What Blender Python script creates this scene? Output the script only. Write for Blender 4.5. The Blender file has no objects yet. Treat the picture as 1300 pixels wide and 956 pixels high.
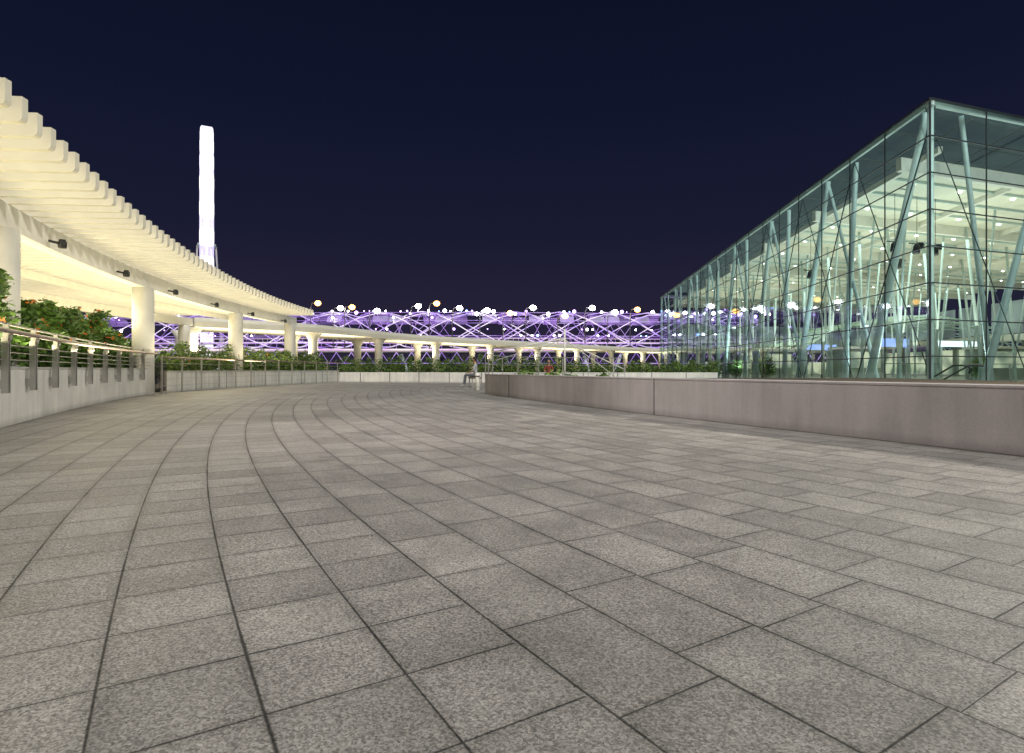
import bpy, math, random
from mathutils import Vector, Matrix
import numpy as np
random.seed(7); rng=np.random.default_rng(7)
S=bpy.context.scene
S.view_settings.view_transform='Standard'; S.view_settings.look='None'; S.view_settings.exposure=0

# ------------------------------------------------------------------ materials
def newmat(name):
    m=bpy.data.materials.new(name); m.use_nodes=True
    nt=m.node_tree; b=nt.nodes.get('Principled BSDF'); return m,nt,b
def L(nt,a,b): nt.links.new(a,b)
def mat(name,col,rough=.6,metal=0,var=.12,scale=3.0,bump=0.0,bscale=40,spec=.5):
    m,nt,b=newmat(name)
    geo=nt.nodes.new('ShaderNodeNewGeometry')
    n=nt.nodes.new('ShaderNodeTexNoise'); n.inputs['Scale'].default_value=scale; n.inputs['Detail'].default_value=2
    L(nt,geo.outputs['Position'],n.inputs['Vector'])
    r=nt.nodes.new('ShaderNodeValToRGB')
    r.color_ramp.elements[0].position=.3; r.color_ramp.elements[1].position=.7
    r.color_ramp.elements[0].color=tuple(c*(1-var) for c in col)+(1,)
    r.color_ramp.elements[1].color=tuple(min(1,c*(1+var)) for c in col)+(1,)
    L(nt,n.outputs['Fac'],r.inputs[0]); L(nt,r.outputs[0],b.inputs['Base Color'])
    b.inputs['Roughness'].default_value=rough; b.inputs['Metallic'].default_value=metal
    b.inputs['Specular IOR Level'].default_value=spec
    if bump:
        n2=nt.nodes.new('ShaderNodeTexNoise'); n2.inputs['Scale'].default_value=bscale; n2.inputs['Detail'].default_value=2
        L(nt,geo.outputs['Position'],n2.inputs['Vector'])
        bp=nt.nodes.new('ShaderNodeBump'); bp.inputs['Strength'].default_value=bump; bp.inputs['Distance'].default_value=.01
        L(nt,n2.outputs['Fac'],bp.inputs['Height']); L(nt,bp.outputs[0],b.inputs['Normal'])
    return m
def emis(name,col,st):
    m=bpy.data.materials.new(name); m.use_nodes=True; nt=m.node_tree; nt.nodes.clear()
    o=nt.nodes.new('ShaderNodeOutputMaterial'); e=nt.nodes.new('ShaderNodeEmission')
    e.inputs[0].default_value=col+(1,); e.inputs[1].default_value=st; L(nt,e.outputs[0],o.inputs[0])
    m.cycles.emission_sampling='NONE'; return m

CX,CY=46.4,30.0
def paving():
    m,nt,b=newmat('granite_paving')
    def M(op,a,c=None,d=None):
        n=nt.nodes.new('ShaderNodeMath'); n.operation=op
        for i,v in enumerate((a,c,d)):
            if v is None: continue
            if isinstance(v,(int,float)): n.inputs[i].default_value=v
            else: L(nt,v,n.inputs[i])
        return n.outputs[0]
    geo=nt.nodes.new('ShaderNodeNewGeometry'); sep=nt.nodes.new('ShaderNodeSeparateXYZ')
    L(nt,geo.outputs['Position'],sep.inputs[0])
    dx=M('SUBTRACT',CX,sep.outputs[0]); dy=M('SUBTRACT',CY,sep.outputs[1])
    r=M('SQRT',M('ADD',M('MULTIPLY',dx,dx),M('MULTIPLY',dy,dy)))
    th=M('ARCTAN2',dy,dx)
    rr=M('DIVIDE',M('SUBTRACT',r,15.0),.345)
    ri=M('FLOOR',rr); rf=M('FRACT',rr)
    wn=nt.nodes.new('ShaderNodeTexWhiteNoise'); wn.noise_dimensions='1D'; L(nt,ri,wn.inputs['W'])
    right=M('LESS_THAN',r,54.34)
    s=M('MULTIPLY',th,54.0)
    ln=M('ADD',.325,M('MULTIPLY',right,.2))
    cc=M('ADD',M('DIVIDE',s,ln),M('MULTIPLY',wn.outputs[0],right))
    ci=M('FLOOR',cc); cf=M('FRACT',cc)
    da=M('MULTIPLY',M('SUBTRACT',.5,M('ABSOLUTE',M('SUBTRACT',rf,.5))),.345)
    db=M('MULTIPLY',M('SUBTRACT',.5,M('ABSOLUTE',M('SUBTRACT',cf,.5))),ln)
    dmin=M('MINIMUM',M('MULTIPLY',da,.75),db)
    def noise(sc,det,rough=.5,off=0):
        n=nt.nodes.new('ShaderNodeTexNoise'); n.inputs['Scale'].default_value=sc; n.inputs['Detail'].default_value=det; n.inputs['Roughness'].default_value=rough
        if off:
            mp=nt.nodes.new('ShaderNodeMapping'); mp.inputs['Location'].default_value=(off,off*2,0)
            L(nt,geo.outputs['Position'],mp.inputs[0]); L(nt,mp.outputs[0],n.inputs['Vector'])
        else: L(nt,geo.outputs['Position'],n.inputs['Vector'])
        return n.outputs['Fac']
    def mrange(v,a,c,o1,o2):
        n=nt.nodes.new('ShaderNodeMapRange'); L(nt,v,n.inputs['Value'])
        for k,x in zip(('From Min','From Max','To Min','To Max'),(a,c,o1,o2)): n.inputs[k].default_value=x
        return n.outputs[0]
    jn=noise(2.2,1)
    jw=mrange(jn,.3,.7,.0010,.0042)
    mr=nt.nodes.new('ShaderNodeMapRange'); mr.interpolation_type='SMOOTHSTEP'
    L(nt,dmin,mr.inputs['Value']); L(nt,M('MULTIPLY',jw,.3),mr.inputs['From Min']); L(nt,M('ADD',jw,.0022),mr.inputs['From Max'])
    tile=mr.outputs[0]
    edge=mrange(dmin,0,.035,.80,1)
    cv=nt.nodes.new('ShaderNodeCombineXYZ'); L(nt,ri,cv.inputs[0]); L(nt,ci,cv.inputs[1])
    wt=nt.nodes.new('ShaderNodeTexWhiteNoise'); wt.noise_dimensions='3D'; L(nt,cv.outputs[0],wt.inputs['Vector'])
    vo=nt.nodes.new('ShaderNodeTexVoronoi'); vo.inputs['Scale'].default_value=190; L(nt,geo.outputs['Position'],vo.inputs['Vector'])
    vs=nt.nodes.new('ShaderNodeSeparateColor'); L(nt,vo.outputs['Color'],vs.inputs[0])
    sp=vs.outputs[0]
    sp2=noise(85,2,.7)
    big=noise(.45,4,.6,7); mid=noise(3.2,4,.65,3)
    val=M('MULTIPLY',mrange(sp,0,1,.50,1.50),mrange(wt.outputs[0],0,1,.86,1.12))
    val=M('MULTIPLY',val,mrange(sp2,.35,.65,.84,1.16))
    val=M('MULTIPLY',val,mrange(big,.32,.68,.80,1.10))
    val=M('MULTIPLY',val,mrange(mid,.35,.7,.80,1.08))
    val=M('MULTIPLY',val,edge)
    val=M('MULTIPLY',val,M('ADD',.20,M('MULTIPLY',tile,.80)))
    mul=nt.nodes.new('ShaderNodeVectorMath'); mul.operation='SCALE'; mul.inputs[0].default_value=(.335,.318,.292)
    L(nt,val,mul.inputs['Scale']); L(nt,mul.outputs[0],b.inputs['Base Color'])
    L(nt,mrange(mid,.3,.7,.42,.68),b.inputs['Roughness'])
    h=M('ADD',tile,M('MULTIPLY',sp,.5))
    bp=nt.nodes.new('ShaderNodeBump'); bp.inputs['Strength'].default_value=.3; bp.inputs['Distance'].default_value=.002
    L(nt,h,bp.inputs['Height']); L(nt,bp.outputs[0],b.inputs['Normal'])
    b.inputs['Specular IOR Level'].default_value=.35
    return m
def concrete(name,col):
    m,nt,b=newmat(name)
    geo=nt.nodes.new('ShaderNodeNewGeometry')
    def nz(sc,det,vec=None,rough=.6):
        n=nt.nodes.new('ShaderNodeTexNoise'); n.inputs['Scale'].default_value=sc; n.inputs['Detail'].default_value=det; n.inputs['Roughness'].default_value=rough
        L(nt,vec or geo.outputs['Position'],n.inputs['Vector']); return n.outputs['Fac']
    mp=nt.nodes.new('ShaderNodeMapping'); mp.inputs['Scale'].default_value=(5,5,.5); L(nt,geo.outputs['Position'],mp.inputs[0])
    a=nz(1.1,4); s=nz(1.0,3,mp.outputs[0]); f=nz(45,2)
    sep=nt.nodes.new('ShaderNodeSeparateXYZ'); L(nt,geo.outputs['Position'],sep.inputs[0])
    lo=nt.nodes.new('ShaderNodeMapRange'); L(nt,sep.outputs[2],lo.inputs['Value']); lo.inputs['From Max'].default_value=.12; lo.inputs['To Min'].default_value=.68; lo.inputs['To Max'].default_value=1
    def mr(v,lo_,hi):
        n=nt.nodes.new('ShaderNodeMapRange'); L(nt,v,n.inputs['Value']); n.inputs['From Min'].default_value=.3; n.inputs['From Max'].default_value=.7
        n.inputs['To Min'].default_value=lo_; n.inputs['To Max'].default_value=hi; return n.outputs[0]
    def mu(x,y):
        n=nt.nodes.new('ShaderNodeMath'); n.operation='MULTIPLY'; L(nt,x,n.inputs[0]); L(nt,y,n.inputs[1]); return n.outputs[0]
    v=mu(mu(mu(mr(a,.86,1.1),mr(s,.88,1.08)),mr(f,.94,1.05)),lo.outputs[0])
    sc=nt.nodes.new('ShaderNodeVectorMath'); sc.operation='SCALE'; sc.inputs[0].default_value=col; L(nt,v,sc.inputs['Scale'])
    L(nt,sc.outputs[0],b.inputs['Base Color']); b.inputs['Roughness'].default_value=.7
    bp=nt.nodes.new('ShaderNodeBump'); bp.inputs['Strength'].default_value=.2; bp.inputs['Distance'].default_value=.004
    L(nt,f,bp.inputs['Height']); L(nt,bp.outputs[0],b.inputs['Normal'])
    return m
def foliage(name,c1,c2):
    m,nt,b=newmat(name)
    geo=nt.nodes.new('ShaderNodeNewGeometry')
    r=nt.nodes.new('ShaderNodeValToRGB'); r.color_ramp.elements[0].color=c1+(1,); r.color_ramp.elements[1].color=c2+(1,)
    n=nt.nodes.new('ShaderNodeTexNoise'); n.inputs['Scale'].default_value=1.7; n.inputs['Detail'].default_value=1; L(nt,geo.outputs['Position'],n.inputs['Vector'])
    ad=nt.nodes.new('ShaderNodeMath'); ad.operation='MULTIPLY_ADD'; L(nt,geo.outputs['Random Per Island'],ad.inputs[0]); ad.inputs[1].default_value=.6
    mm=nt.nodes.new('ShaderNodeMath'); mm.operation='MULTIPLY_ADD'; L(nt,n.outputs['Fac'],mm.inputs[0]); mm.inputs[1].default_value=1.4; mm.inputs[2].default_value=-.45
    L(nt,mm.outputs[0],ad.inputs[2]); L(nt,ad.outputs[0],r.inputs[0]); L(nt,r.outputs[0],b.inputs['Base Color'])
    b.inputs['Roughness'].default_value=.5
    return m
def glass(name,tint,f0=.05,grz=.8):
    m=bpy.data.materials.new(name); m.use_nodes=True; nt=m.node_tree; nt.nodes.clear()
    o=nt.nodes.new('ShaderNodeOutputMaterial'); mx=nt.nodes.new('ShaderNodeMixShader')
    t=nt.nodes.new('ShaderNodeBsdfTransparent'); t.inputs[0].default_value=tint+(1,)
    g=nt.nodes.new('ShaderNodeBsdfGlossy'); g.inputs['Roughness'].default_value=.03; g.inputs[0].default_value=(.8,.95,1,1)
    geo=nt.nodes.new('ShaderNodeNewGeometry'); d=nt.nodes.new('ShaderNodeVectorMath'); d.operation='DOT_PRODUCT'
    L(nt,geo.outputs['Normal'],d.inputs[0]); L(nt,geo.outputs['Incoming'],d.inputs[1])
    def M(op,a,c):
        n=nt.nodes.new('ShaderNodeMath'); n.operation=op
        for i,v in enumerate((a,c)):
            if v is None: continue
            if isinstance(v,(int,float)): n.inputs[i].default_value=v
            else: L(nt,v,n.inputs[i])
        return n.outputs[0]
    x=M('SUBTRACT',1.0,M('ABSOLUTE',d.outputs['Value'],None)); f=M('ADD',f0,M('MULTIPLY',M('POWER',x,5.0),grz))
    L(nt,f,mx.inputs[0]); L(nt,t.outputs[0],mx.inputs[1]); L(nt,g.outputs[0],mx.inputs[2]); L(nt,mx.outputs[0],o.inputs[0])
    return m

m_pave=paving()
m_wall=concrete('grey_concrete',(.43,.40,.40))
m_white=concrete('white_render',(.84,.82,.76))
m_cap=mat('stone_cap',(.55,.53,.50),.6)
m_louv=mat('pergola_white_paint',(.80,.76,.62),.5,var=.04)
m_beam=mat('white_paint',(.80,.78,.71),.5,var=.05)
m_steel=mat('stainless_steel',(.50,.49,.47),.35,metal=.8,var=.1)
m_rail=mat('bronze_handrail',(.24,.17,.14),.3,metal=.3,var=.1)
m_dark=mat('dark_metal',(.02,.02,.022),.5)
m_soil=mat('soil',(.05,.035,.02),.9,bump=.6)
m_leaf=foliage('shrub_leaves',(.025,.07,.014),(.15,.28,.04))
m_leaf2=foliage('hedge_leaves',(.035,.085,.018),(.19,.30,.05))
m_far=foliage('distant_leaves',(.008,.02,.008),(.03,.05,.02))
m_flow=mat('orange_flower',(.75,.20,.02),.5)
m_bark=mat('bark',(.08,.06,.04),.9)
m_glass=glass('greenish_glass',(.82,.955,.925))
m_clear=glass('clear_glass',(.92,.97,.96),.04,.5)
m_frame=mat('mullion_dark',(.03,.04,.045),.4)
m_bsteel=mat('pale_blue_steel',(.60,.72,.72),.4,var=.06)
m_ceil=mat('ceiling_panel',(.74,.73,.62),.6,var=.10,scale=.8)
m_floor=mat('pavilion_floor',(.30,.29,.25),.3)
m_water=mat('bay_water',(.004,.006,.012),.12,bump=.5,bscale=.6)
m_road=mat('asphalt',(.05,.05,.052),.8)
m_bulbw=emis('bulb_white',(1,.95,.97),30)
m_bulbo=emis('bulb_orange',(1,.45,.10),14)
m_bulbp=emis('bulb_violet',(.6,.35,1),9)
m_bulbb=emis('bulb_blue',(.25,.4,1),9)
m_spotl=emis('downlight',(1,.97,.88),16)
m_screenb=emis('screen_blue',(.35,.5,1),1.2)
m_screenw=emis('sign_white',(.8,.95,1),1.8)
m_wood=mat('timber',(.16,.1,.06),.6,scale=8)
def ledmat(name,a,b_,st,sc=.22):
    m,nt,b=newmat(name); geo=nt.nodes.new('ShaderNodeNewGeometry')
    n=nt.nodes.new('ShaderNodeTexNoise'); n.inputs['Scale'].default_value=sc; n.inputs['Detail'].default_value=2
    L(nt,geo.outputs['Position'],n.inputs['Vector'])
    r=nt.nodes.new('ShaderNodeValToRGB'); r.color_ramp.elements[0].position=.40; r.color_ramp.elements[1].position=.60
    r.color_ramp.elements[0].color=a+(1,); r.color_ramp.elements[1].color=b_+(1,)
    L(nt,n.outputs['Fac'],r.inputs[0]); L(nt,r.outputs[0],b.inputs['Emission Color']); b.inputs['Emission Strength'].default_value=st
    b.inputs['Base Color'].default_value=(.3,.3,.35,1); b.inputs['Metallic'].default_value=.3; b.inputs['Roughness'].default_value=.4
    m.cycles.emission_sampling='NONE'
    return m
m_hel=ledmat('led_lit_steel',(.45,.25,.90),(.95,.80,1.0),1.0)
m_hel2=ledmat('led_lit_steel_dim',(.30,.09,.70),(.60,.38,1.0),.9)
m_mesh=ledmat('led_lit_canopy_mesh',(.05,.01,.20),(.36,.15,.75),.55,.3)
m_pink=ledmat('deck_edge_light',(.75,.40,.85),(1.0,.82,.85),1.2)
m_whl=ledmat('wheel_light',(.85,.83,1.0),(1,.97,1.0),1.5,.05)
m_whl2=ledmat('wheel_rim_light',(.60,.52,1.0),(.9,.85,1.0),1.1,.05)

# ------------------------------------------------------------------ mesh builder
def link(o): S.collection.objects.link(o); return o
def empty(name,loc=(0,0,0)):
    e=bpy.data.objects.new(name,None); e.location=loc; e.empty_display_size=.5; return link(e)
class MB:
    def __init__(s): s.v=[]; s.f=[]; s.mi=[]; s.mats=[]; s.sm=[]
    def _m(s,m):
        if m not in s.mats: s.mats.append(m)
        return s.mats.index(m)
    def add(s,vs,fs,m,smooth=False):
        o=len(s.v); s.v+= [tuple(x) for x in vs]; k=s._m(m)
        for f in fs: s.f.append(tuple(i+o for i in f)); s.mi.append(k); s.sm.append(smooth)
    def box(s,c,d,m,rot=0):
        x,y,z=[q/2 for q in d]; R=Matrix.Rotation(rot,3,'Z'); c=Vector(c)
        vs=[c+R@Vector((a*x,b*y,e*z)) for a,b,e in ((-1,-1,-1),(1,-1,-1),(1,1,-1),(-1,1,-1),(-1,-1,1),(1,-1,1),(1,1,1),(-1,1,1))]
        s.add(vs,[(0,3,2,1),(4,5,6,7),(0,1,5,4),(1,2,6,5),(2,3,7,6),(3,0,4,7)],m)
    def beam(s,p0,p1,w,h,m,up=(0,0,1)):
        p0=Vector(p0);p1=Vector(p1);d=(p1-p0).normalized();u=Vector(up)
        if abs(d.dot(u))>.98:u=Vector((0,1,0))
        a=d.cross(u).normalized();b=a.cross(d).normalized()
        vs=[]
        for p in (p0,p1):
            for i,j in ((-1,-1),(1,-1),(1,1),(-1,1)): vs.append(p+a*(i*w/2)+b*(j*h/2))
        s.add(vs,[(0,3,2,1),(4,5,6,7),(0,1,5,4),(1,2,6,5),(2,3,7,6),(3,0,4,7)],m)
    def tube(s,pts,r,m,n=8,closed=False):
        pts=[Vector(p) for p in pts]; N=len(pts)
        rs=r if isinstance(r,(list,tuple)) else [r]*N
        vs=[];fs=[]; prev=None
        for i,p in enumerate(pts):
            if closed: d=(pts[(i+1)%N]-pts[i-1]).normalized()
            else: d=(pts[min(i+1,N-1)]-pts[max(i-1,0)]).normalized()
            u=Vector((0,0,1)) if prev is None else prev
            if prev is None and abs(d.z)>.95: u=Vector((1,0,0))
            a=(u-d*u.dot(d)).normalized(); prev=a; b=d.cross(a)
            for k in range(n):
                t=2*math.pi*k/n; vs.append(p+(a*math.cos(t)+b*math.sin(t))*rs[i])
        for i in range(N if closed else N-1):
            j=(i+1)%N
            for k in range(n): fs.append((i*n+k,i*n+(k+1)%n,j*n+(k+1)%n,j*n+k))
        if not closed:
            fs.append(tuple(reversed(range(n)))); fs.append(tuple((N-1)*n+k for k in range(n)))
        s.add(vs,fs,m,True)
    def sphere(s,c,r,m,n=8,k=6,sc=(1,1,1)):
        vs=[];fs=[];c=Vector(c)
        for i in range(k+1):
            ph=math.pi*i/k
            for j in range(n):
                t=2*math.pi*j/n; vs.append(c+Vector((math.sin(ph)*math.cos(t)*sc[0],math.sin(ph)*math.sin(t)*sc[1],math.cos(ph)*sc[2]))*r)
        for i in range(k):
            for j in range(n): fs.append((i*n+j,(i+1)*n+j,(i+1)*n+(j+1)%n,i*n+(j+1)%n))
        s.add(vs,fs,m,True)
    def wall(s,path,z0,z1,t,m,side=1):
        P=[Vector((p[0],p[1],0)) for p in path]; N=len(P); out=[]
        for i,p in enumerate(P):
            d=(P[min(i+1,N-1)]-P[max(i-1,0)]).normalized(); nrm=Vector((-d.y,d.x,0))*side; out.append(p+nrm*t)
        vs=[];fs=[]
        for a,b in zip(P,out):
            vs+=[(a.x,a.y,z0),(a.x,a.y,z1),(b.x,b.y,z1),(b.x,b.y,z0)]
        for i in range(N-1):
            o=i*4;q=o+4
            for k in range(4): fs.append((o+k,o+(k+1)%4,q+(k+1)%4,q+k))
        fs.append((0,3,2,1)); e=(N-1)*4; fs.append((e,e+1,e+2,e+3))
        s.add(vs,fs,m)
    def obj(s,name,parent=None,bevel=0):
        me=bpy.data.meshes.new(name); me.from_pydata(s.v,[],s.f)
        for m in s.mats: me.materials.append(m)
        me.polygons.foreach_set('material_index',s.mi); me.polygons.foreach_set('use_smooth',s.sm)
        import bmesh
        if len(s.f)<60000:
            bm=bmesh.new(); bm.from_mesh(me); bmesh.ops.recalc_face_normals(bm,faces=bm.faces); bm.to_mesh(me); bm.free()
        me.update(); o=link(bpy.data.objects.new(name,me))
        if parent: o.parent=parent; o.matrix_parent_inverse=parent.matrix_basis.inverted()
        if bevel:
            b=o.modifiers.new('bevel','BEVEL'); b.width=bevel; b.segments=2; b.limit_method='ANGLE'
        return o
def resample(path,step):
    P=[Vector(p) for p in path]; D=[]
    for i in range(len(P)-1):
        p0=P[max(i-1,0)];p1=P[i];p2=P[i+1];p3=P[min(i+2,len(P)-1)]
        for k in range(20):
            t=k/20; D.append(.5*((2*p1)+(p2-p0)*t+(2*p0-5*p1+4*p2-p3)*t*t+(3*p1-p0-3*p2+p3)*t**3))
    D.append(P[-1]); out=[D[0]]; acc=0
    for a,b in zip(D,D[1:]):
        l=(b-a).length
        while acc+l>=step:
            t=(step-acc)/l; a=a.lerp(b,t); out.append(a.copy()); l=(b-a).length; acc=0
        acc+=l
    if (out[-1]-D[-1]).length>step*.3: out.append(D[-1])
    return out
def offset(path,t):
    out=[];N=len(path)
    for i,p in enumerate(path):
        d=(path[min(i+1,N-1)]-path[max(i-1,0)]).normalized(); out.append(Vector((p.x-d.y*t,p.y+d.x*t,p.z)))
    return out
def V3(path,z=0): return [Vector((p[0],p[1],z)) for p in path]

# ------------------------------------------------------------------ ground
b=MB(); b.add([(-60,-30,0),(70,-30,0),(70,96,0),(-60,96,0)],[(0,1,2,3)],m_pave); b.obj('plaza_paving')
b=MB(); b.add([(-4000,-1500,-8),(4000,-1500,-8),(4000,5000,-8),(-4000,5000,-8)],[(0,1,2,3)],m_water); b.obj('bay_water')

# ------------------------------------------------------------------ right planter wall
rp=resample(V3([(7.6,-2),(6.9,0),(5.85,2.5),(4.68,5.33),(2.5,10.2),(.75,14.5),(-.75,18.6),(-.80,19.6),(-.4,20.6)]),.25)
b=MB(); b.wall(rp,0.0,.62,.34,m_wall,side=-1)
root=b.obj('planter_wall',bevel=.012)
b=MB(); b.wall(offset(rp,.004)[:-1],.622,.652,.36,m_wall,side=-1); b.obj('coping',root,bevel=.008)
b=MB()
for (x,y) in ((2.5,10.2),(5.3,3.85),(-.1,16.6)):
    k=min(range(len(rp)),key=lambda i:(rp[i]-Vector((x,y,0))).length); d=(rp[k+1]-rp[k-1]).normalized()
    q=rp[k]+Vector((-d.y,d.x,0))*.003
    b.box((q.x,q.y,.33),(.012,.010,.64),m_dark,rot=math.atan2(d.y,d.x))
b.obj('expansion_joint',root)
b=MB(); inn=offset(rp,-.35)
b.add([(p.x,p.y,.5) for p in inn]+[(13,20.5,.5),(12,-2,.5)],[tuple(range(len(inn)+2))],m_soil); b.obj('planting_bed')

# ------------------------------------------------------------------ left parapet
lp=resample(V3([(-1.2,-3),(-3.5,1.5),(-5.35,5),(-7.03,8.1),(-8.95,12),(-10.45,15.5),(-11.8,19.1)]),.3)
b=MB(); b.wall(lp,0,.80,.22,m_white,side=1); par=b.obj('parapet_wall',bevel=.01)
b=MB(); b.wall(offset(lp,-.015),.802,.84,.26,m_cap,side=1); b.obj('coping',par,bevel=.006)
l2=resample(V3([(-12.0,20.3),(-12.15,24.7),(-11.9,30),(-11.0,37)]),.5)
b=MB(); b.wall(l2,0,.70,.25,m_white,side=1); w2=b.obj('parapet_wall',bevel=.01)
b=MB(); b.wall(offset(l2,-.02),.702,.74,.29,m_cap,side=1); b.obj('coping',w2)
b=MB()
for k in range(4,len(l2)-1,5):
    d=(l2[k+1]-l2[k-1]).normalized(); b.box((l2[k].x+.004,l2[k].y,.35),(.012,.014,.69),m_dark,rot=math.atan2(d.y,d.x)-math.pi/2)
b.obj('panel_joint',w2)
l3=resample(V3([(-10.98,37.02),(-7,36),(-3,34.8),(2,34.2),(12,34)]),.5)
b=MB(); b.wall(l3,0,.62,.3,m_white,side=1); w3=b.obj('garden_wall',bevel=.01)
b=MB()
for k in range(3,len(l3)-1,4): b.box((l3[k].x,l3[k].y-.006,.31),(.03,.02,.6),m_dark)
b.obj('panel_joint',w3)

def railing(path,name,spacing,wallmount,zt=1.31,z0=0):
    root=empty(name,path[0])
    b=MB(); off=offset(path,-.09); P=resample(off,spacing)
    for p_i,p in enumerate(P[:-1]):
        d=(P[p_i+1]-P[p_i]).normalized(); n=Vector((d.y,-d.x,0)); a=math.atan2(d.y,d.x)
        if wallmount:
            for q in (-.05,.05):
                b.beam(p+d*q+Vector((0,0,.48)),p+d*q+Vector((0,0,zt-.08)),.02,.075,m_steel,up=n)
            b.beam(p-n*.085+Vector((0,0,.6)),p+Vector((0,0,.6)),.06,.12,m_steel)
            b.tube([p+Vector((0,0,zt-.12)),p+n*.05+Vector((0,0,zt-.11)),p+n*.06+Vector((0,0,zt-.02))],.018,m_steel,6)
            b.beam(p+Vector((0,0,zt-.14)),p+Vector((0,0,zt+.12)),.035,.06,m_steel,up=n)
        else:
            b.beam(p+Vector((0,0,z0)),p+Vector((0,0,zt+.05)),.04,.05,m_steel,up=n)
            b.box((p.x,p.y,z0+.01),(.12,.12,.02),m_steel,rot=a)
    sm=resample(off,.4); nrm=offset(sm,-.06)
    b.tube([p+Vector((0,0,zt)) for p in nrm],.034,m_rail,10)
    for z in ((.93,1.03,1.13) if wallmount else (.25,.5,.75,1.0)):
        b.tube([p+Vector((0,0,z)) for p in sm],.008 if wallmount else .006,m_steel,5)
    if wallmount: b.tube([p+Vector((0,0,zt+.10)) for p in sm],.013,m_steel,5)
    b.obj('rails_and_posts',root); return root
railing(lp,'handrail',1.35,True)
railing(resample(V3([(-11.75,19.4),(-11.85,20.4),(-11.95,24.7),(-11.7,30),(-10.85,36.6)]),.5),'handrail',1.4,False,zt=1.2)
b=MB()
g0=Vector((-11.75,19.2,0)); g1=Vector((-12.02,20.25,0))
for z in (.15,.9): b.beam(g0+Vector((0,0,z)),g1+Vector((0,0,z)),.03,.05,m_dark)
for i in range(9):
    p=g0.lerp(g1,i/8); b.beam(p+Vector((0,0,.05)),p+Vector((0,0,1.1)),.02,.02,m_dark)
b.obj('service_gate')
b=MB(); o1=offset(lp,.24); o2=offset(lp,4.5)
for i in range(len(o1)-1):
    b.add([(o1[i].x,o1[i].y,.70),(o1[i+1].x,o1[i+1].y,.70),(o2[i+1].x,o2[i+1].y,.70),(o2[i].x,o2[i].y,.70)],[(0,1,2,3)],m_soil)
b.obj('planting_bed')

# ------------------------------------------------------------------ foliage
def leafmesh(name,clumps,n,size,m,flowers=0,m2=None):
    vol=np.array([c[1][0]*c[1][1]*c[1][2] for c in clumps])**.7; vol/=vol.sum()
    cid=rng.choice(len(clumps),n,p=vol)
    C=np.array([c[0] for c in clumps])[cid]; R=np.array([c[1] for c in clumps])[cid]
    u=rng.normal(size=(n,3)); u/=np.linalg.norm(u,axis=1)[:,None]
    rad=rng.uniform(.0,1,n)**.33*rng.uniform(.72,1.16,n)
    P=C+R*u*rad[:,None]
    a=rng.normal(size=(n,3)); a/=np.linalg.norm(a,axis=1)[:,None]
    a[:,2]=a[:,2]*.6
    t=rng.normal(size=(n,3)); b_=np.cross(a,t); b_/=np.linalg.norm(b_,axis=1)[:,None]
    s=size*rng.uniform(.6,1.35,n)[:,None]
    v=np.stack([P-a*s,P+b_*s*.42,P+a*s,P-b_*s*.42],axis=1).reshape(-1,3)
    f=np.arange(n*4).reshape(-1,4)
    me=bpy.data.meshes.new(name); me.from_pydata(v.tolist(),[],f.tolist()); me.materials.append(m)
    if flowers:
        me.materials.append(m2); k=rng.random(n)<flowers; hi=(P[:,2]>C[:,2]); me.polygons.foreach_set('material_index',(k&hi).astype(int).tolist())
    me.update(); return link(bpy.data.objects.new(name,me))
def stems(clumps,zb,parent,m=m_bark):
    b=MB()
    for c,r in clumps:
        for k in range(3):
            q=(c[0]+random.uniform(-.3,.3)*r[0],c[1]+random.uniform(-.3,.3)*r[1])
            b.tube([(q[0],q[1],zb),(q[0]+random.uniform(-.08,.08),q[1]+random.uniform(-.08,.08),(zb+c[2])/2),(c[0]+random.uniform(-.6,.6)*r[0],c[1]+random.uniform(-.6,.6)*r[1],c[2]+r[2]*.6)],[.025,.018,.008],m,5)
    b.obj('branches',parent)
sp=resample(offset(lp,.85),.62)
for g in [sp[i:i+4] for i in range(5,len(sp),4)]:
    cl=[]
    for p in g:
        h=random.uniform(1.85,2.2)
        if p.y<10.3: h=random.uniform(1.9,2.25)
        if p.y>16.5: h=random.uniform(1.6,1.85)
        cl.append(((p.x+random.uniform(-.15,.2),p.y,(.74+h)/2),(.55,.5,(h-.66)/2)))
        for q in range(3): cl.append(((p.x+random.uniform(-.5,.4),p.y+random.uniform(-.4,.4),h-.05+random.uniform(-.1,.15)),(.22,.22,.26)))
        cl.append(((p.x-1.1,p.y,(.74+h)/2+.05),(.6,.5,(h-.66)/2)))
    o=leafmesh('flowering_shrub',cl,9000,.075,m_leaf,.04,m_flow); stems(cl[::5],.70,o)
def hedge(path,h0,h1,w,n,name='hedge',m=m_leaf2,size=.07,fl=0.0,z0=.0):
    cl=[]
    for p in resample(path,.6):
        h=random.uniform(h0,h1); cl.append(((p.x,p.y,z0+(h-z0)/2),(w,.5,(h-z0)/2)))
        cl.append(((p.x+random.uniform(-.3,.3),p.y+random.uniform(-.3,.3),h-.05),(.22,.22,.2)))
    o=leafmesh(name,cl,n,size,m,fl,m_flow); stems(cl[::4],z0,o); return o
hedge(offset(l2,1.0),1.45,1.85,.6,18000,z0=.3,fl=.01)
hedge(offset(l3,.95)[:30],1.25,1.65,.6,12000,z0=.3)
hedge(offset(l3,1.0)[30:],1.0,1.3,.5,7000,z0=.3)
hedge(resample(V3([(2.2,14),(1.2,16.5),(.3,18.8)]),.5),.56,.66,.4,3000,z0=.5,name='groundcover_planting',size=.05)
b=MB()
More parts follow.
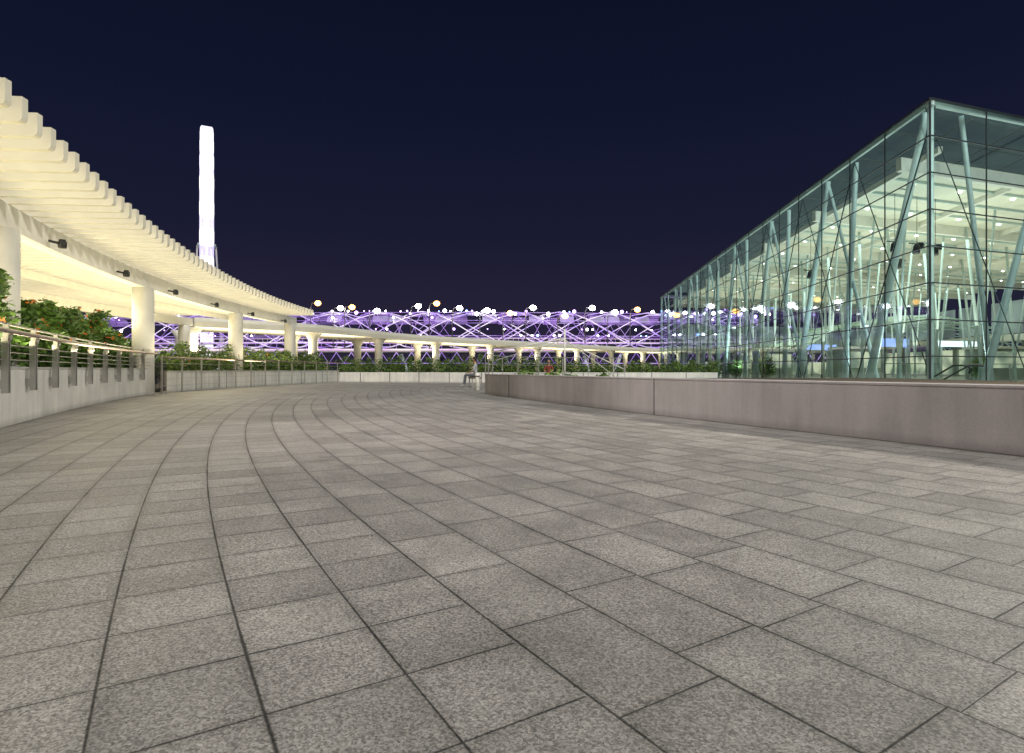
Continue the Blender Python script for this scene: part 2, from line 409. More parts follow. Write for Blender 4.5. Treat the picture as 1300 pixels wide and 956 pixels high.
for pth,t0,t1 in ((l2,.27,2.2),(l3,.32,2.4)):
    a=offset(pth,t0); c=offset(pth,t1)
    for i in range(len(a)-1):
        b.add([(a[i].x,a[i].y,.55),(a[i+1].x,a[i+1].y,.55),(c[i+1].x,c[i+1].y,.55),(c[i].x,c[i].y,.55)],[(0,1,2,3)],m_soil)
b.obj('planting_bed')

# ------------------------------------------------------------------ lights helpers
def area(name,loc,sx,sy,power,col,up=False,yaw=0,target=None):
    l=bpy.data.lights.new(name,'AREA'); l.shape='RECTANGLE'; l.size=sx; l.size_y=sy; l.energy=power; l.color=col
    o=link(bpy.data.objects.new(name,l)); o.location=loc
    if target is not None: o.rotation_euler=(Vector(target)-Vector(loc)).to_track_quat('-Z','Y').to_euler()
    else: o.rotation_euler=(Matrix.Rotation(yaw,3,'Z')@Matrix.Rotation(math.pi if up else 0,3,'X')).to_euler()
    return o

# ------------------------------------------------------------------ pergola
PX,PY=41.0,30.0
def arc(r,th,z=0): return Vector((PX-r*math.cos(th),PY-r*math.sin(th),z))
pg=empty('pergola',arc(54,.2))
ty=np.array([1,4,6.49,7.36,9.27,11.13,13.9,16.97,21.3,26.5,33]); tx=np.array([-3.1,-4.6,-5.72,-6.08,-6.86,-7.54,-8.42,-9.20,-10.15,-10.95,-11.25])
pf=np.polyfit(ty,tx,4)
b=MB(); y=.8
while y<33.2:
    sl=float(np.polyval(np.polyder(pf),y)); phi=.22*math.atan(-sl)
    tip=Vector((float(np.polyval(pf,y)),y,0))
    ln=9.6-.1*max(0,20-y)*.1
    z0,z1=3.86,4.17; t=.05; R0=.07
    prof=[(ln,z0),(R0,z0)]
    for k in range(1,5):
        a=math.pi/2*k/4; prof.append((R0*(1-math.sin(a)),z0+R0*(1-math.cos(a))))
    prof+=[(0,z1),(ln,z1)]
    er=Vector((-math.cos(phi),-math.sin(phi),0)); et=Vector((math.sin(phi),-math.cos(phi),0))
    vs=[tip+er*r+et*t+Vector((0,0,z)) for r,z in prof]+[tip+er*r-et*t+Vector((0,0,z)) for r,z in prof]
    n=len(prof); fs=[tuple(range(n)),tuple(reversed(range(n,2*n)))]+[(i,i+n,(i+1)%n+n,(i+1)%n) for i in range(n)]
    b.add(vs,fs,m_louv); y+=.46
b.obj('louvres',pg)
b=MB(); ths=[.62-.7*i/60 for i in range(61)]
for r in (54.0,60.4): b.wall([arc(r-.16,t) for t in ths],3.40,3.856,.32,m_beam,side=1)
b.wall([arc(57.14,t) for t in ths],3.62,3.857,.12,m_beam,side=1)
b.obj('ring_beams',pg,bevel=.012)
b=MB()
for r in (54.0,60.4):
    for t in (.52,.365,.212,.05,-.07):
        p=arc(r,t); b.tube([(p.x,p.y,0),(p.x,p.y,3.396)],.31,m_beam,28)
b.obj('columns',pg)
b=MB(); spots=[]
for i in range(9):
    t=.56-.075*i
    p=arc(53.78,t,3.52); q=arc(53.6,t,3.48)
    b.beam(p,q,.05,.05,m_dark); q2=arc(53.54,t,3.46); b.tube([q2+Vector((0,0,.1)),q2+Vector((0,0,-.08))],[.06,.075],m_dark,12); b.box(q2,(.11,.12,.12),m_dark,rot=-t)
    spots.append(arc(53.4,t,3.31))
b.obj('spotlight_fixtures',pg)
for i,t in enumerate((.56,.45,.34,.23,.12,.01)):
    area('pergola_uplight',arc(55.2,t,2.0),1.2,5.5,150,(1,.86,.52),up=True,yaw=t)
    if i in (1,3,5): area('pergola_uplight',arc(58.6,t+.05,2.0),1.2,10.0,190,(1,.87,.50),up=True,yaw=t)
for t in (.4,.2,.02): area('pergola_downlight',arc(55.2,t,3.3),.6,6.0,130,(1,.88,.6),yaw=t)
for t in (.44,.30,.16,.02): area('louvre_edge_uplight',arc(52.9,t,1.15),.25,6.5,75,(1,.87,.55),up=True,yaw=t)

# ------------------------------------------------------------------ covered walkway beyond
cw=resample(V3([(-19,35),(-14.2,39.5),(-11.3,46),(-7.5,54),(5,69),(21,86),(34,93)]),1.0)
root=empty('covered_walkway',cw[0])
b=MB(); b.wall(cw,3.35,3.7,5.0,m_louv,side=1); b.wall(offset(cw,.3),3.72,3.95,4.4,m_beam,side=1); b.obj('canopy_slab',root,bevel=.02)
b=MB()
for p in resample(offset(cw,.9),8.0)+resample(offset(cw,4.2),8.0):
    b.tube([(p.x,p.y,0),(p.x,p.y,2.9),(p.x,p.y,3.345)],[.32,.32,.6],m_beam,20)
b.obj('columns',root)
for k in range(6,len(cw)-4,20):
    p=offset(cw,1.5)[k]; d=cw[k+1]-cw[k]; a=math.atan2(d.y,d.x)
    area('walkway_uplight',(p.x,p.y,1.9),14,1.2,600,(1,.88,.6),up=True,yaw=a)

# ------------------------------------------------------------------ helix footbridge
hb=empty('helix_footbridge',(-20,140,6))
def hpath(x): return Vector((x,140+(x+20)**2*.0012,10.2))
X0,X1=-150,66; R=4.5; pitch=44.0
b=MB(); nst=4; xs=np.arange(X0,X1,pitch/12)
def hp(x,dirn,k,RR):
    a=dirn*2*math.pi*x/pitch+2*math.pi*k/nst+(.0 if dirn>0 else .4); return hpath(x)+Vector((0,math.cos(a)*RR,math.sin(a)*RR))
for dirn,RR,rr in ((1,R,.12),(-1,R-.4,.11)):
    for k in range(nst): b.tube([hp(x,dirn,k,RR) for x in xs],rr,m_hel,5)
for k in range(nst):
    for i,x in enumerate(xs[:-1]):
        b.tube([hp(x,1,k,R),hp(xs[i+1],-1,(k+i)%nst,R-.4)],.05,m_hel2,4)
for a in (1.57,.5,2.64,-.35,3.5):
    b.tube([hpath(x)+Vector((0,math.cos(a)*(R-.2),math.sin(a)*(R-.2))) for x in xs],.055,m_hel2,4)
b.obj('helix_tubes',hb)
b=MB()
for i,x in enumerate(xs[:-1]):
    x2=xs[i+1]-.25
    for a0,a1 in ((.45,1.0),(1.05,1.55),(1.6,2.1),(2.15,2.7)):
        if random.random()<.45: continue
        q=[hpath(xx)+Vector((0,math.cos(aa)*(R-.6),math.sin(aa)*(R-.6))) for xx,aa in ((x,a0),(x2,a0),(x2,a1),(x,a1))]
        b.add(q,[(0,1,2,3)],m_mesh)
b.obj('shade_mesh_panels',hb)
b=MB()
for x0,x1 in zip(xs,xs[1:]):
    a=hpath(x0)+Vector((0,0,-3.0)); c=hpath(x1)+Vector((0,0,-3.0)); b.beam(a,c,5,.35,m_cap)
    b.beam(a+Vector((0,-2.6,.9)),c+Vector((0,-2.6,.9)),.08,.08,m_pink); b.beam(a+Vector((0,-2.62,-.1)),c+Vector((0,-2.62,-.1)),.12,.22,m_pink)
    for q in range(3):
        e=a.lerp(c,q/3); b.tube([e+Vector((0,-2.6,0)),e+Vector((0,-2.6,.9))],.035,m_hel2,4)
b.obj('deck',hb)
b=MB()
for x in np.arange(X0,X1,1.3):
    c=hpath(x); m=random.choice([m_bulbw,m_bulbp,m_bulbp,m_bulbb,m_bulbw,m_bulbw]); rr=random.choice([.12,.15,.2,.28,.42])
    a=random.choice([math.pi*.5,math.pi*.5,math.pi*.6,math.pi*.8,math.pi*1.1,math.pi*1.0,math.pi*.7])
    if rr>.3: a=math.pi*random.uniform(.5,.75)
    b.sphere(c+Vector((0,-abs(math.cos(a))*R,math.sin(a)*(R+.15))),rr,m,8,6)
b.obj('bridge_lights',hb)
b=MB()
for x in (-110,-66,-22,22,62):
    c=hpath(x)
    for s in (-1,1): b.tube([(c.x,c.y,-9),(c.x+s*5,c.y,c.z-R)],.4,m_bsteel,10)
b.obj('piers',hb)

rb=empty('road_bridge',(-20,118,3))
b=MB()
def rpath(x): return Vector((x,122+(x+20)**2*.0006,4.6))
for x in np.arange(-140,66,6):
    a=rpath(x);c=rpath(x+6)
    b.beam(a,c,12,.7,m_beam); b.beam(a+Vector((0,0,.355)),c+Vector((0,0,.355)),11,.02,m_road)
    b.beam(a+Vector((0,-6.06,.1)),c+Vector((0,-6.06,.1)),.1,.25,m_pink)
    b.beam(a+Vector((0,-6,1.4)),c+Vector((0,-6,1.4)),.1,.1,m_hel2)
    for q in (0,.5):
        e=a.lerp(c,q); f=a.lerp(c,q+.5); mmm=(e+f)/2
        b.tube([e+Vector((0,-6.0,-.4)),mmm+Vector((0,-6,-2.6)),f+Vector((0,-6,-.4))],.07,m_hel2,5)
        b.tube([mmm+Vector((0,-6,-2.6)),mmm+Vector((3,-6,-2.6))],.08,m_hel2,5)
        b.tube([e+Vector((0,-6,.3)),e+Vector((0,-6,1.4))],.05,m_hel2,4)
b.obj('bridge_deck',rb)
b=MB()
for x in (-90,-50,-10,30): b.tube([(x,124,-9),(x,124,3.2),(x,124,4.2)],[1.2,1.2,2.5],m_cap,14)
b.obj('piers',rb)
def lamp(x,y,z0,h,m,arm=1.6,r=.3):
    root=empty('street_lamp',(x,y,z0)); b=MB()
    b.tube([(x,y,z0),(x,y,z0+h*.9),(x+.3,y,z0+h),(x+arm,y,z0+h+.15)],[.13,.09,.07,.05],m_steel,8)
    b.box((x+arm,y,z0+h+.12),(.9,.35,.14),m_steel); b.obj('post',root)
    b=MB(); b.sphere((x+arm,y,z0+h-.02),r,m,8,6,(1.1,1,.9)); b.obj('lantern',root)
for x,m,h in ((-44,m_bulbo,10.3),(-39,m_bulbw,9.2),(-36.5,m_bulbo,9.4),(-31,m_bulbw,8.6),(-22,m_bulbw,9.6),(-18,m_bulbo,10.2),(-13,m_bulbw,9.2),(-7,m_bulbw,8.7),(-2,m_bulbo,8.1),(3,m_bulbw,9.3),(10,m_bulbo,7.5),(16,m_bulbw,9.3),(21,m_bulbw,8.4),(-60,m_bulbw,9),(26,m_bulbo,9)):
    lamp(x,rpath(x).y+5,4.98,h,m,r=.62)

# ------------------------------------------------------------------ observation wheel (edge on)
wx,wy=-221.0,422.0
dv=Vector((wx,wy,0)).normalized(); sv=Vector((dv.y,-dv.x,0))
wh=empty('observation_wheel',(wx,wy,90)); c=Vector((wx,wy,90)); UZ=Vector((0,0,1))
b=MB()
for s in (-3.3,-1.2,1.2,3.3):
    b.tube([c+sv*s+(dv*math.cos(a)+UZ*math.sin(a))*74 for a in np.linspace(0,2*math.pi,85)[:-1]],.75,m_whl2,6,True)
b.tube([c+(dv*math.cos(a)+UZ*math.sin(a))*70 for a in np.linspace(0,2*math.pi,85)[:-1]],.9,m_whl,6,True)
for i in range(112):
    a=2*math.pi*i/112; e=dv*math.cos(a)+UZ*math.sin(a)
    b.tube([c+e*74-sv*3.3,c+e*70,c+e*74+sv*3.3],.4,m_whl2,4)
b.obj('rim',wh)
b=MB()
for i in range(28):
    a=2*math.pi*(i+.5)/28; e=dv*math.cos(a)+UZ*math.sin(a); p=c+e*76
    b.tube([p-sv*4.0,p-sv*3.8,p-sv*3.2,p+sv*3.2,p+sv*3.8,p+sv*4.0],[3.4,4.6,5.6,5.6,4.6,3.4],m_whl,12)
b.obj('capsules',wh)
b=MB()
for i in range(28):
    a=2*math.pi*i/28; e=dv*math.cos(a)+UZ*math.sin(a)
    for s in (-1,1): b.tube([c+sv*s*2.6,c+e*70],.35,m_whl2,3)
b.tube([c-sv*6,c+sv*6],2.0,m_bsteel,12); b.obj('spokes_and_hub',wh)
b=MB()
for s in (-1,1):
    for t in (-1,1): b.tube([c+sv*s*6,c+sv*s*11+dv*t*30-UZ*96],.6,m_cap,8)
b.obj('support_legs',wh)
b=MB(); b.box((wx,wy,0),(90,50,16),m_cap)
for i in range(14): b.box((wx-40+i*6,wy-25.1,1),(4.2,.3,5),m_screenw if i%3 else m_cap)
b.obj('wheel_terminal_building')

cl=[]
for i in range(150):
    x=random.uniform(-330,120); y=random.uniform(250,330); cl.append(((x,y,-6+random.uniform(4,8)),(random.uniform(6,11),8,random.uniform(5,8))))
leafmesh('distant_trees',cl,20000,1.0,m_far)
b=MB(); b.add([(-600,240,-7.5),(500,240,-7.5),(500,900,-7.5),(-600,900,-7.5)],[(0,1,2,3)],m_soil); b.obj('far_shore_ground')

# ------------------------------------------------------------------ glass pavilion
H=10.0; C=Vector((14.2,19.8,0)); d1=Vector((4.8,55,0)).normalized(); d2=Vector((2.95,1,0)).normalized(); L1=55.2; L2=36.0
gp=empty('glass_pavilion',C)
def P(s,t,z): return C+d1*s+d2*t+Vector((0,0,z))
ns=20; nr=8; nt2=13
b=MB()
b.add([P(0,0,0),P(L1,0,0),P(L1,0,H),P(0,0,H)],[(0,1,2,3)],m_glass)
b.add([P(0,.0,0),P(0,L2,0),P(0,L2,H),P(0,0,H)],[(0,1,2,3)],m_glass)
b.add([P(L1,0,0),P(L1,L2,0),P(L1,L2,H),P(L1,0,H)],[(0,1,2,3)],m_clear)
b.add([P(0,0,H),P(L1,0,H),P(L1,L2,H),P(0,L2,H)],[(0,1,2,3)],m_glass)
b.obj('glass_skin',gp)
b=MB()
for z in [H*i/nr for i in range(nr+1)]:
    z=min(z,H-.02)
    b.beam(P(0,-.02,z),P(L1,-.02,z),.03,.04,m_frame); b.beam(P(-.02,0,z),P(-.02,L2,z),.03,.04,m_frame)
S1=[L1*i/ns for i in range(ns+1)]; S2=[L2*i/nt2 for i in range(nt2+1)]
for s in S1: b.beam(P(s,-.02,0),P(s,-.02,H),.035,.03,m_frame)
for t in S2: b.beam(P(-.02,t,0),P(-.02,t,H),.035,.03,m_frame)
for s in S1: b.beam(P(s,0,H+.02),P(s,L2,H+.02),.05,.05,m_frame)
for t in S2: b.beam(P(0,t,H+.02),P(L1,t,H+.02),.05,.05,m_frame)
b.obj('glazing_bars',gp)
b=MB()
b.tube([P(0.15,.15,0),P(0.15,.15,H-.1)],.10,m_bsteel,12)
b.beam(P(0,0.12,H-.1),P(L1,0.12,H-.1),.12,.16,m_bsteel); b.beam(P(.12,0,H-.1),P(.12,L2,H-.1),.12,.16,m_bsteel)
b.tube([P(L1-.2,.2,0),P(L1-.2,.2,H)],.12,m_bsteel,10)
s=5.4
while s<L1-2:
    b.tube([P(s,.9,0),P(s-4.8,.35,H-.15)],[.18,.11],m_bsteel,12)
    b.tube([P(s+2.2,1.0,0),P(s+.2,.4,H-.15)],[.14,.10],m_bsteel,12)
    b.tube([P(s-.6,1.2,0),P(s+3.0,.45,H-.15)],[.09,.07],m_bsteel,10)
    for z in (2.5,5,7.5):
        k=z/H; q=P(s-4.8*k,.9-.55*k,z); b.tube([q,q-d2*(.85-.5*k)],.025,m_bsteel,6)
    s+=7.6
t=3.5
while t<L2:
    b.tube([P(.9,t,0),P(.35,t+3.2,H-.15)],[.14,.10],m_bsteel,12)
    b.tube([P(1.2,t+.9,0),P(.4,t-1.6,H-.15)],[.10,.08],m_bsteel,10)
    t+=7.0
for i in range(0,ns,2):
    b.tube([P(S1[i],.25,H-.2),P(S1[i+2],.25,.1)],.026,m_frame,5)
    b.tube([P(S1[i],.25,.1),P(S1[i+2],.25,H-.2)],.020,m_frame,5)
for j in range(0,nt2-1,3):
    b.tube([P(.25,S2[j],H-.2),P(.25,S2[j+2],.1)],.018,m_frame,5)
b.obj('steel_frame',gp)
b=MB(); zc=8.95
def slab(s0,s1,t0,t1,z0,z1,m):
    vs=[P(s0,t0,z0),P(s1,t0,z0),P(s1,t1,z0),P(s0,t1,z0),P(s0,t0,z1),P(s1,t0,z1),P(s1,t1,z1),P(s0,t1,z1)]
    b.add(vs,[(0,3,2,1),(4,5,6,7),(0,1,5,4),(1,2,6,5),(2,3,7,6),(3,0,4,7)],m)
s=2.6
while s<L1-3:
    for t0 in (1.6,8.2,14.8,21.4,28.0): slab(s,s+3.6,t0,t0+6.4,zc,zc+.15,m_ceil)
    s+=3.8
b.obj('ceiling_panels',gp)
b=MB(); s=2.5
while s<L1-2:
    b.beam(P(s,.5,zc-.26),P(s,L2-1,zc-.26),.22,.5,m_beam); s+=7.6
for t in (1.4,8.0,14.6,21.2,27.8): b.beam(P(1.0,t,zc-.13),P(L1-1,t,zc-.13),.16,.22,m_beam)
s=4.4
while s<L1-3:
    b.beam(P(s,1.4,zc-.06),P(s,L2-1,zc-.06),.06,.11,m_bsteel); s+=1.9
b.obj('ceiling_beams',gp)
b=MB()
for s in np.arange(4.9,L1-3,3.8):
    for t in (3.2,6.2,9.8,13,16.5,19.8,23,26,30,33):
        q=P(s,t,zc-.02); b.tube([q,q+Vector((0,0,-.04))],.075,m_spotl,8)
b.obj('downlights',gp)
b=MB()
for s,t in ((6,3.0),(6,4.4),(6,5.6),(14,2.4),(9.5,6.0)):
    q=P(s,t,zc-2.6); b.tube([q+Vector((0,0,2.5)),q+Vector((0,0,.3))],.012,m_dark,5)
    b.tube([q+Vector((0,0,.3)),q+Vector((-.05,-.05,.2)),q+Vector((-.12,-.12,-.15))],[.06,.13,.16],m_dark,10); b.box(q+Vector((.2,.1,.25)),(.25,.18,.25),m_dark)
    b.beam(P(s,t-.5,zc-2.3),P(s,t+.5,zc-2.3),.04,.04,m_dark)
b.obj('stage_lights',gp)
b=MB(); slab(.1,L1-.1,.1,L2,.004,.03,m_floor); b.obj('floor',gp)
b=MB()
m_back=mat('hall_wall',(.30,.34,.30),.6,var=.3,scale=.5)
m_hallglow=ledmat('hall_wall_glow',(.12,.17,.11),(.75,.75,.50),.8,.45)  # brightness of the lit hall wall is put into these panels as emission
m_hallgl2=ledmat('hall_upper_glow',(.02,.035,.035),(.17,.24,.20),.8,.3)  # dim glowing panels added to brighten the back of the hall
for i in range(11):
    s0=i*5.0+.6
    slab(s0,s0+4.2,L2-1.0,L2-.7,.2,3.0,m_hallglow)
    slab(s0+4.25,s0+4.95,L2-1.3,L2-.6,0,3.6,m_back)
    slab(s0,s0+4.2,L2-1.0,L2-.8,4.4,7.6,m_hallgl2)
slab(.5,L1-.5,L2-2.4,L2-.5,3.6,4.2,m_beam)
slab(L1-.9,L1-.7,3,L2-4,.1,1.8,m_hallglow)
for i in range(8): slab(L1-1.4,L1-.95,3+i*4,3.4+i*4,0,3.15,m_beam)
slab(L1-2,L1-.5,2,L2-3,3.2,3.6,m_beam)
for i in range(15): slab(L1-1.2,L1-1.0,2+i*2.1,3.9+i*2.1,3.9,6.6,m_hallgl2)
for s0,t0,w in ((20,9,3.5),(28,5,3),(30,16,4),(40,7,4),(16,20,4)):
    slab(s0,s0+2.5,t0,t0+w,.04,2.3,m_back); slab(s0-.06,s0-.01,t0+.2,t0+w-.2,.9,2.1,m_hallglow); slab(s0-.2,s0+2.7,t0-.2,t0+w+.2,2.31,2.5,m_beam)
b.obj('shopfronts',gp)
b=MB()
slab(24,24.2,15,18.5,2.7,3.4,m_screenb); slab(24,24.2,22,27,2.8,3.3,m_screenw); slab(38,38.2,14,19,2.9,3.5,m_screenb)
for t in (15.3,18.2,22.5,26.5): b.tube([P(24.1,t,0),P(24.1,t,2.68 if t<20 else 2.78)],.06,m_bsteel,8)
for t in (14.3,18.7): b.tube([P(38.1,t,0),P(38.1,t,2.88)],.06,m_bsteel,8)
b.obj('display_signs',gp)
m_vault=mat('vault_steel',(.50,.66,.54),.4,var=.1)
b=MB(); nA=18
def vp(i,j):
    a=math.pi*(.05+.9*i/nA); return P(30+j*2.2,26-17*math.cos(a),.5+5.6*math.sin(a))
for j in range(0,8):
    b.tube([vp(i,j) for i in range(nA+1)],.07,m_vault,6)
    if j<7:
        for i in range(nA): b.tube([vp(i,j),vp(i+1,j+1)],.04,m_vault,5); b.tube([vp(i+1,j),vp(i,j+1)],.04,m_vault,5)
b.obj('lattice_vault',gp)
b=MB()
for s in np.arange(8,L1-3,3.8):
    for t in (5,11,18,25):
        q=random.uniform(-.5,.5)
        b.tube([P(s,t,0),P(s+1.8+q,t+.6,zc)],.075,m_bsteel,8); b.tube([P(s+.4,t,0),P(s-1.6+q,t-.6,zc)],.055,m_bsteel,8)
b.obj('raking_struts',gp)
es=MB(); s0,t0=6.5,7.5
for side in (0,1.1):
    pts=[P(s0-.9,t0+side,.62),P(s0-1.0,t0+side,.8),P(s0-.85,t0+side,.95),P(s0-.4,t0+side,1.0),P(s0+.2,t0+side,1.0),P(s0+6,t0+side,-1.2)]
    es.tube(pts,.045,m_dark,8)
    es.add([P(s0-.9,t0+side,.03),P(s0+.2,t0+side,.03),P(s0+.2,t0+side,.97),P(s0-.85,t0+side,.95)],[(0,1,2,3)],m_clear)
    es.tube([P(s0-.9,t0+side,.1),P(s0+.3,t0+side,.1)],.05,m_steel,6)
for i in range(4): es.box(P(s0-.6+i*.3,t0+.55,.045),(.28,.9,.02),m_steel,rot=math.atan2(d1.y,d1.x))
es.obj('escalator',gp)
b=MB()
for t0,t1,s in ((3,6.8,7),(9,20,7)):
    b.beam(P(s,t0,1.08),P(s,t1,1.08),.05,.04,m_steel); b.add([P(s,t0,.03),P(s,t1,.03),P(s,t1,1.06),P(s,t0,1.06)],[(0,1,2,3)],m_clear)
    for t in np.arange(t0,t1+.1,1.5): b.beam(P(s+.02,t,.03),P(s+.02,t,1.06),.03,.05,m_steel)
b.obj('glass_balustrade',gp)
cl=[(tuple(P(s,t,.9)),(.6,.6,.8)) for s,t in ((20,1.8),(23,2.2),(27,1.6),(31,2.0),(36,2.2),(44,2),(14,17))]
o=leafmesh('indoor_plants',cl,6000,.1,m_leaf2); o.parent=gp; o.matrix_parent_inverse=gp.matrix_basis.inverted(); stems(cl,.0,o)
for s,t,pw in ((10,8,760),(10,24,640),(34,8,780),(34,24,620)):
    area('hall_uplight',P(s,t,3.2),9,14,pw,(1,.96,.78),up=True)
for s,t,pw in ((14,9,380),(36,9,380),(26,26,320)):
    area('hall_downlight',P(s,t,8.2),8,8,pw,(.88,1,.90))
for s in (6,24): area('facade_frame_light',P(s,3.2,1.0),6,.6,300,(.78,1,.98),target=P(s,0,7.5))

# ------------------------------------------------------------------ terrace rail + mast
tg=empty('terrace_guardrail',(-.2,23,0)); b=MB()
pts=resample(V3([(-1.0,22),(-.6,26),(1.5,29),(6,31)]),1.5)
for p in pts: b.beam(p,p+Vector((0,0,1.35)),.04,.06,m_steel)
for z in (1.4,1.0,.6,.25): b.tube([p+Vector((0,0,z)) for p in pts],.02 if z>1.3 else .009,m_steel,6)
b.obj('posts_and_rails',tg)
b=MB()
b.tube([(2.8,31,0),(2.8,31,2.95)],.05,m_beam,8)
for x in (-.8,.6,5.4): b.tube([(2.8,31,2.4),(x,31.0,.5 if x>1 else 1.3)],.018,m_beam,5)
b.tube([(-1,31,1.75),(2.8,31,2.45)],.035,m_beam,6); b.tube([(2.8,31,2.3),(6,31.1,.8)],.03,m_beam,6)
b.obj('cable_stayed_mast')

# ------------------------------------------------------------------ people
m_skin=mat('skin',(.45,.27,.18),.5); m_shirt=mat('grey_shirt',(.38,.39,.41),.8); m_pants=mat('grey_trousers',(.12,.125,.14),.8)
m_hair=mat('hair',(.015,.012,.01),.6); m_shoe=mat('shoe',(.4,.4,.4),.6); m_red=mat('red_shirt',(.28,.05,.04),.8); m_eye=mat('eye',(.02,.02,.02),.2)
def person(loc,rot,shirt,seat=.46):
    V=[];Ed=[];Rr=[];Mt=[]
    def node(p,r,par=None,m=None):
        V.append(Vector(p)); Rr.append(r)
        if par is not None: Ed.append((par,len(V)-1)); Mt.append(m)
        return len(V)-1
    z=seat+.09
    pel=node((0,0,z),.135); b1=node((0,-.02,z+.18),.12,pel,0); ch=node((0,-.01,z+.38),.135,b1,0); nb=node((0,.0,z+.50),.07,ch,0)
    nk=node((0,.02,z+.57),.05,nb,1); hd=node((0,.04,z+.64),.07,nk,1)
    for s in (-1,1):
        hp_=node((s*.10,.03,z-.01),.095,pel,2); kn=node((s*.13,.46,z+.01),.06,hp_,2); an=node((s*.13,.52,.10),.042,kn,2)
        node((s*.13,.56,.04),.04,an,3); node((s*.14,.70,.035),.035,len(V)-1,3)
        sh=node((s*.185,-.01,z+.44),.06,ch,0); el=node((s*.25,.06,z+.20),.042,sh,0); wr=node((s*.14,.28,z+.12),.026,el,1)
        pa=node((s*.12,.35,z+.11),.030,wr,1)
        for k in range(4):
            bx=s*(.12+(k-1.5)*.02); a=node((bx,.385,z+.11),.010,pa,1); l=.035+.006*(1.5-abs(k-1.5)); c_=node((bx,.385+l,z+.10),.0085,a,1); node((bx,.385+l+.02,z+.075),.0075,c_,1)
        t=node((s*.085,.35,z+.105),.011,pa,1); node((s*.07,.385,z+.095),.009,t,1)
    me=bpy.data.meshes.new('p'); me.from_pydata(V,Ed,[]); o=link(bpy.data.objects.new('p',me))
    o.modifiers.new('s','SKIN')
    for i,sv_ in enumerate(me.skin_vertices[0].data): sv_.radius=(Rr[i],Rr[i]*(.75 if i in (pel,b1,ch) else 1)); sv_.use_root=(i==0)
    su=o.modifiers.new('u','SUBSURF'); su.levels=2; su.render_levels=2
    dg=bpy.context.evaluated_depsgraph_get(); me2=bpy.data.meshes.new_from_object(o.evaluated_get(dg)); bpy.data.objects.remove(o)
    me2.materials.clear()
    for m in (shirt,m_skin,m_pants,m_shoe): me2.materials.append(m)
    for p in me2.polygons:
        best=9
        for (i,j),m in zip(Ed,Mt):
            a=V[i];d=V[j]-a;t=max(0,min(1,(p.center-a).dot(d)/d.length_squared)); q=(p.center-a-d*t).length-.5*(Rr[i]*(1-t)+Rr[j]*t)
            if q<best: best=q;bm_=m
        p.material_index=bm_; p.use_smooth=True
    root=empty('person',(0,0,0)); bo=link(bpy.data.objects.new('body',me2)); bo.parent=root
    h=MB(); hc=Vector((0,.05,z+.72))
    h.sphere(hc,.1,m_skin,16,12,(.8,.95,1.18)); h.sphere(hc+Vector((0,-.018,.022)),.104,m_hair,16,12,(.86,.95,1.12))
    h.tube([hc+Vector((0,.088,.02)),hc+Vector((0,.118,-.022)),hc+Vector((0,.09,-.03))],[.008,.014,.01],m_skin,6)
    for s in (-1,1):
        h.sphere(hc+Vector((s*.032,.088,.01)),.011,m_eye,8,6); h.sphere(hc+Vector((s*.082,0,-.005)),.024,m_skin,8,6,(.4,.8,1.2))
    h.tube([hc+Vector((-.022,.085,-.058)),hc+Vector((0,.092,-.058)),hc+Vector((.022,.085,-.058))],.005,m_red,5)
    ho=h.obj('head'); ho.parent=root
    root.location=loc; root.rotation_euler=(0,0,rot); return root
def bench(loc,rot):
    b=MB()
    for i in range(4): b.box((0,-.18+i*.12,.43),(1.5,.1,.04),m_wood)
    for x in (-.6,.6):
        b.box((x,0,.39),(.06,.46,.035),m_steel); b.box((x,-.17,.19),(.05,.05,.37),m_steel); b.box((x,.17,.19),(.05,.05,.37),m_steel); b.box((x,0,.02),(.06,.4,.02),m_steel)
    o=b.obj('park_bench',bevel=.004); o.location=loc; o.rotation_euler=(0,0,rot); return o
bench((-1.75,27.2,0),1.75); person((-1.7,27.0,0),1.5,m_shirt,.45)
bench((2.1,33.2,0),3.0); person((2.1,33.2,0),2.9,m_red,.45)
b=MB(); b.tube([(-1.35,22.6,0),(-1.35,22.6,.62),(-1.35,22.6,.66)],[.09,.09,.06],m_beam,14); b.tube([(-1.35,22.6,0.0),(-1.35,22.6,.03)],.13,m_steel,14); b.box((-1.35,22.6,.54),(.2,.2,.04),m_dark); b.obj('light_bollard')

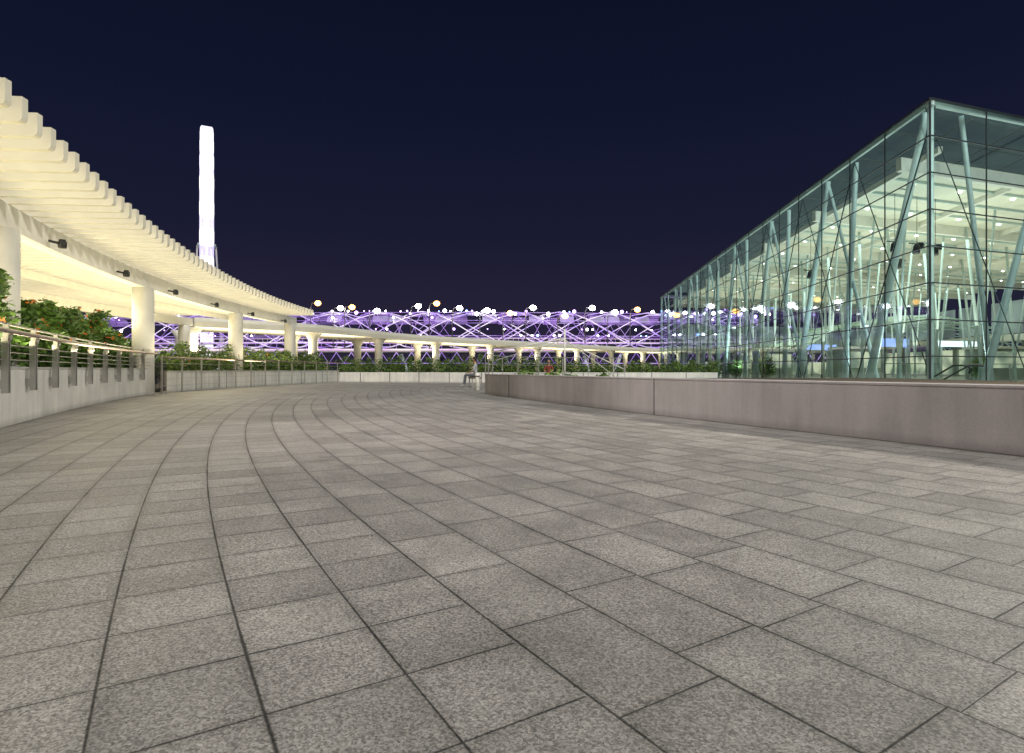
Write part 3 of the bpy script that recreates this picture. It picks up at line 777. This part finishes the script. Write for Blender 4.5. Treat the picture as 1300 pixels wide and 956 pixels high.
# ------------------------------------------------------------------ plaza floodlighting
def spot(loc,tgt,e,ang,col,blend=.8,r=.15):
    l=bpy.data.lights.new('floodlight','SPOT'); l.energy=e; l.spot_size=math.radians(ang); l.spot_blend=blend; l.color=col; l.shadow_soft_size=r
    o=link(bpy.data.objects.new('floodlight',l)); o.location=loc; o.rotation_euler=(Vector(tgt)-Vector(loc)).to_track_quat('-Z','Y').to_euler(); return o
spot(spots[2],(4.2,7,.3),1500,60,(1,.90,.86)); spot(spots[4],(1.6,12.5,.3),900,38,(1,.90,.84))
fm=empty('added_lamp_pole',(14,9,0)); b=MB(); b.tube([(14,9,0),(14,9,4),(14,9,7.6)],[.14,.1,.08],m_steel,12); b.box((14,9,7.68),(.5,1.4,.16),m_steel); b.obj('mast',fm)  # off-frame pole, added to carry the side fill lamp
area('added_side_fill',(13.7,9,7.45),1.2,1.0,2100,(1,.95,.84),target=(-11,20,0))  # added off-frame fill that brightens the left parapet walls
sun=bpy.data.lights.new('ambient_fill_sun','SUN'); sun.energy=2.45; sun.angle=math.radians(40); sun.color=(1,.98,.95)  # added soft sun lamp, an even fill for the plaza's ambient light
so=link(bpy.data.objects.new('ambient_fill_sun',sun)); so.rotation_euler=Vector((-.22,.68,-1)).to_track_quat('-Z','Y').to_euler()

# ------------------------------------------------------------------ sky
w=bpy.data.worlds.new('World'); S.world=w; w.use_nodes=True; nt=w.node_tree; bg=nt.nodes['Background']
tc=nt.nodes.new('ShaderNodeTexCoord'); sep=nt.nodes.new('ShaderNodeSeparateXYZ'); L(nt,tc.outputs['Generated'],sep.inputs[0])
r=nt.nodes.new('ShaderNodeValToRGB'); L(nt,sep.outputs[2],r.inputs[0]); cr=r.color_ramp
stops=[(0,(.026,.020,.044)),(.10,(.0185,.016,.037)),(.22,(.0100,.0112,.031)),(.42,(.0052,.0074,.0240)),(.62,(.0036,.0052,.0180)),(1,(.003,.004,.014))]
cr.elements[0].position=0; cr.elements[0].color=stops[0][1]+(1,); cr.elements[1].position=1; cr.elements[1].color=stops[-1][1]+(1,)
for p,c_ in stops[1:-1]:
    e=cr.elements.new(p); e.color=c_+(1,)
L(nt,r.outputs[0],bg.inputs[0]); bg.inputs[1].default_value=1.0

# ------------------------------------------------------------------ camera
cam=bpy.data.cameras.new('camera'); cam.sensor_width=36; cam.lens=740/1300*36; cam.clip_end=8000; cam.shift_y=-9/1300
co=link(bpy.data.objects.new('camera',cam)); co.location=(0,0,.8); co.rotation_euler=(math.pi/2,0,0); S.camera=co
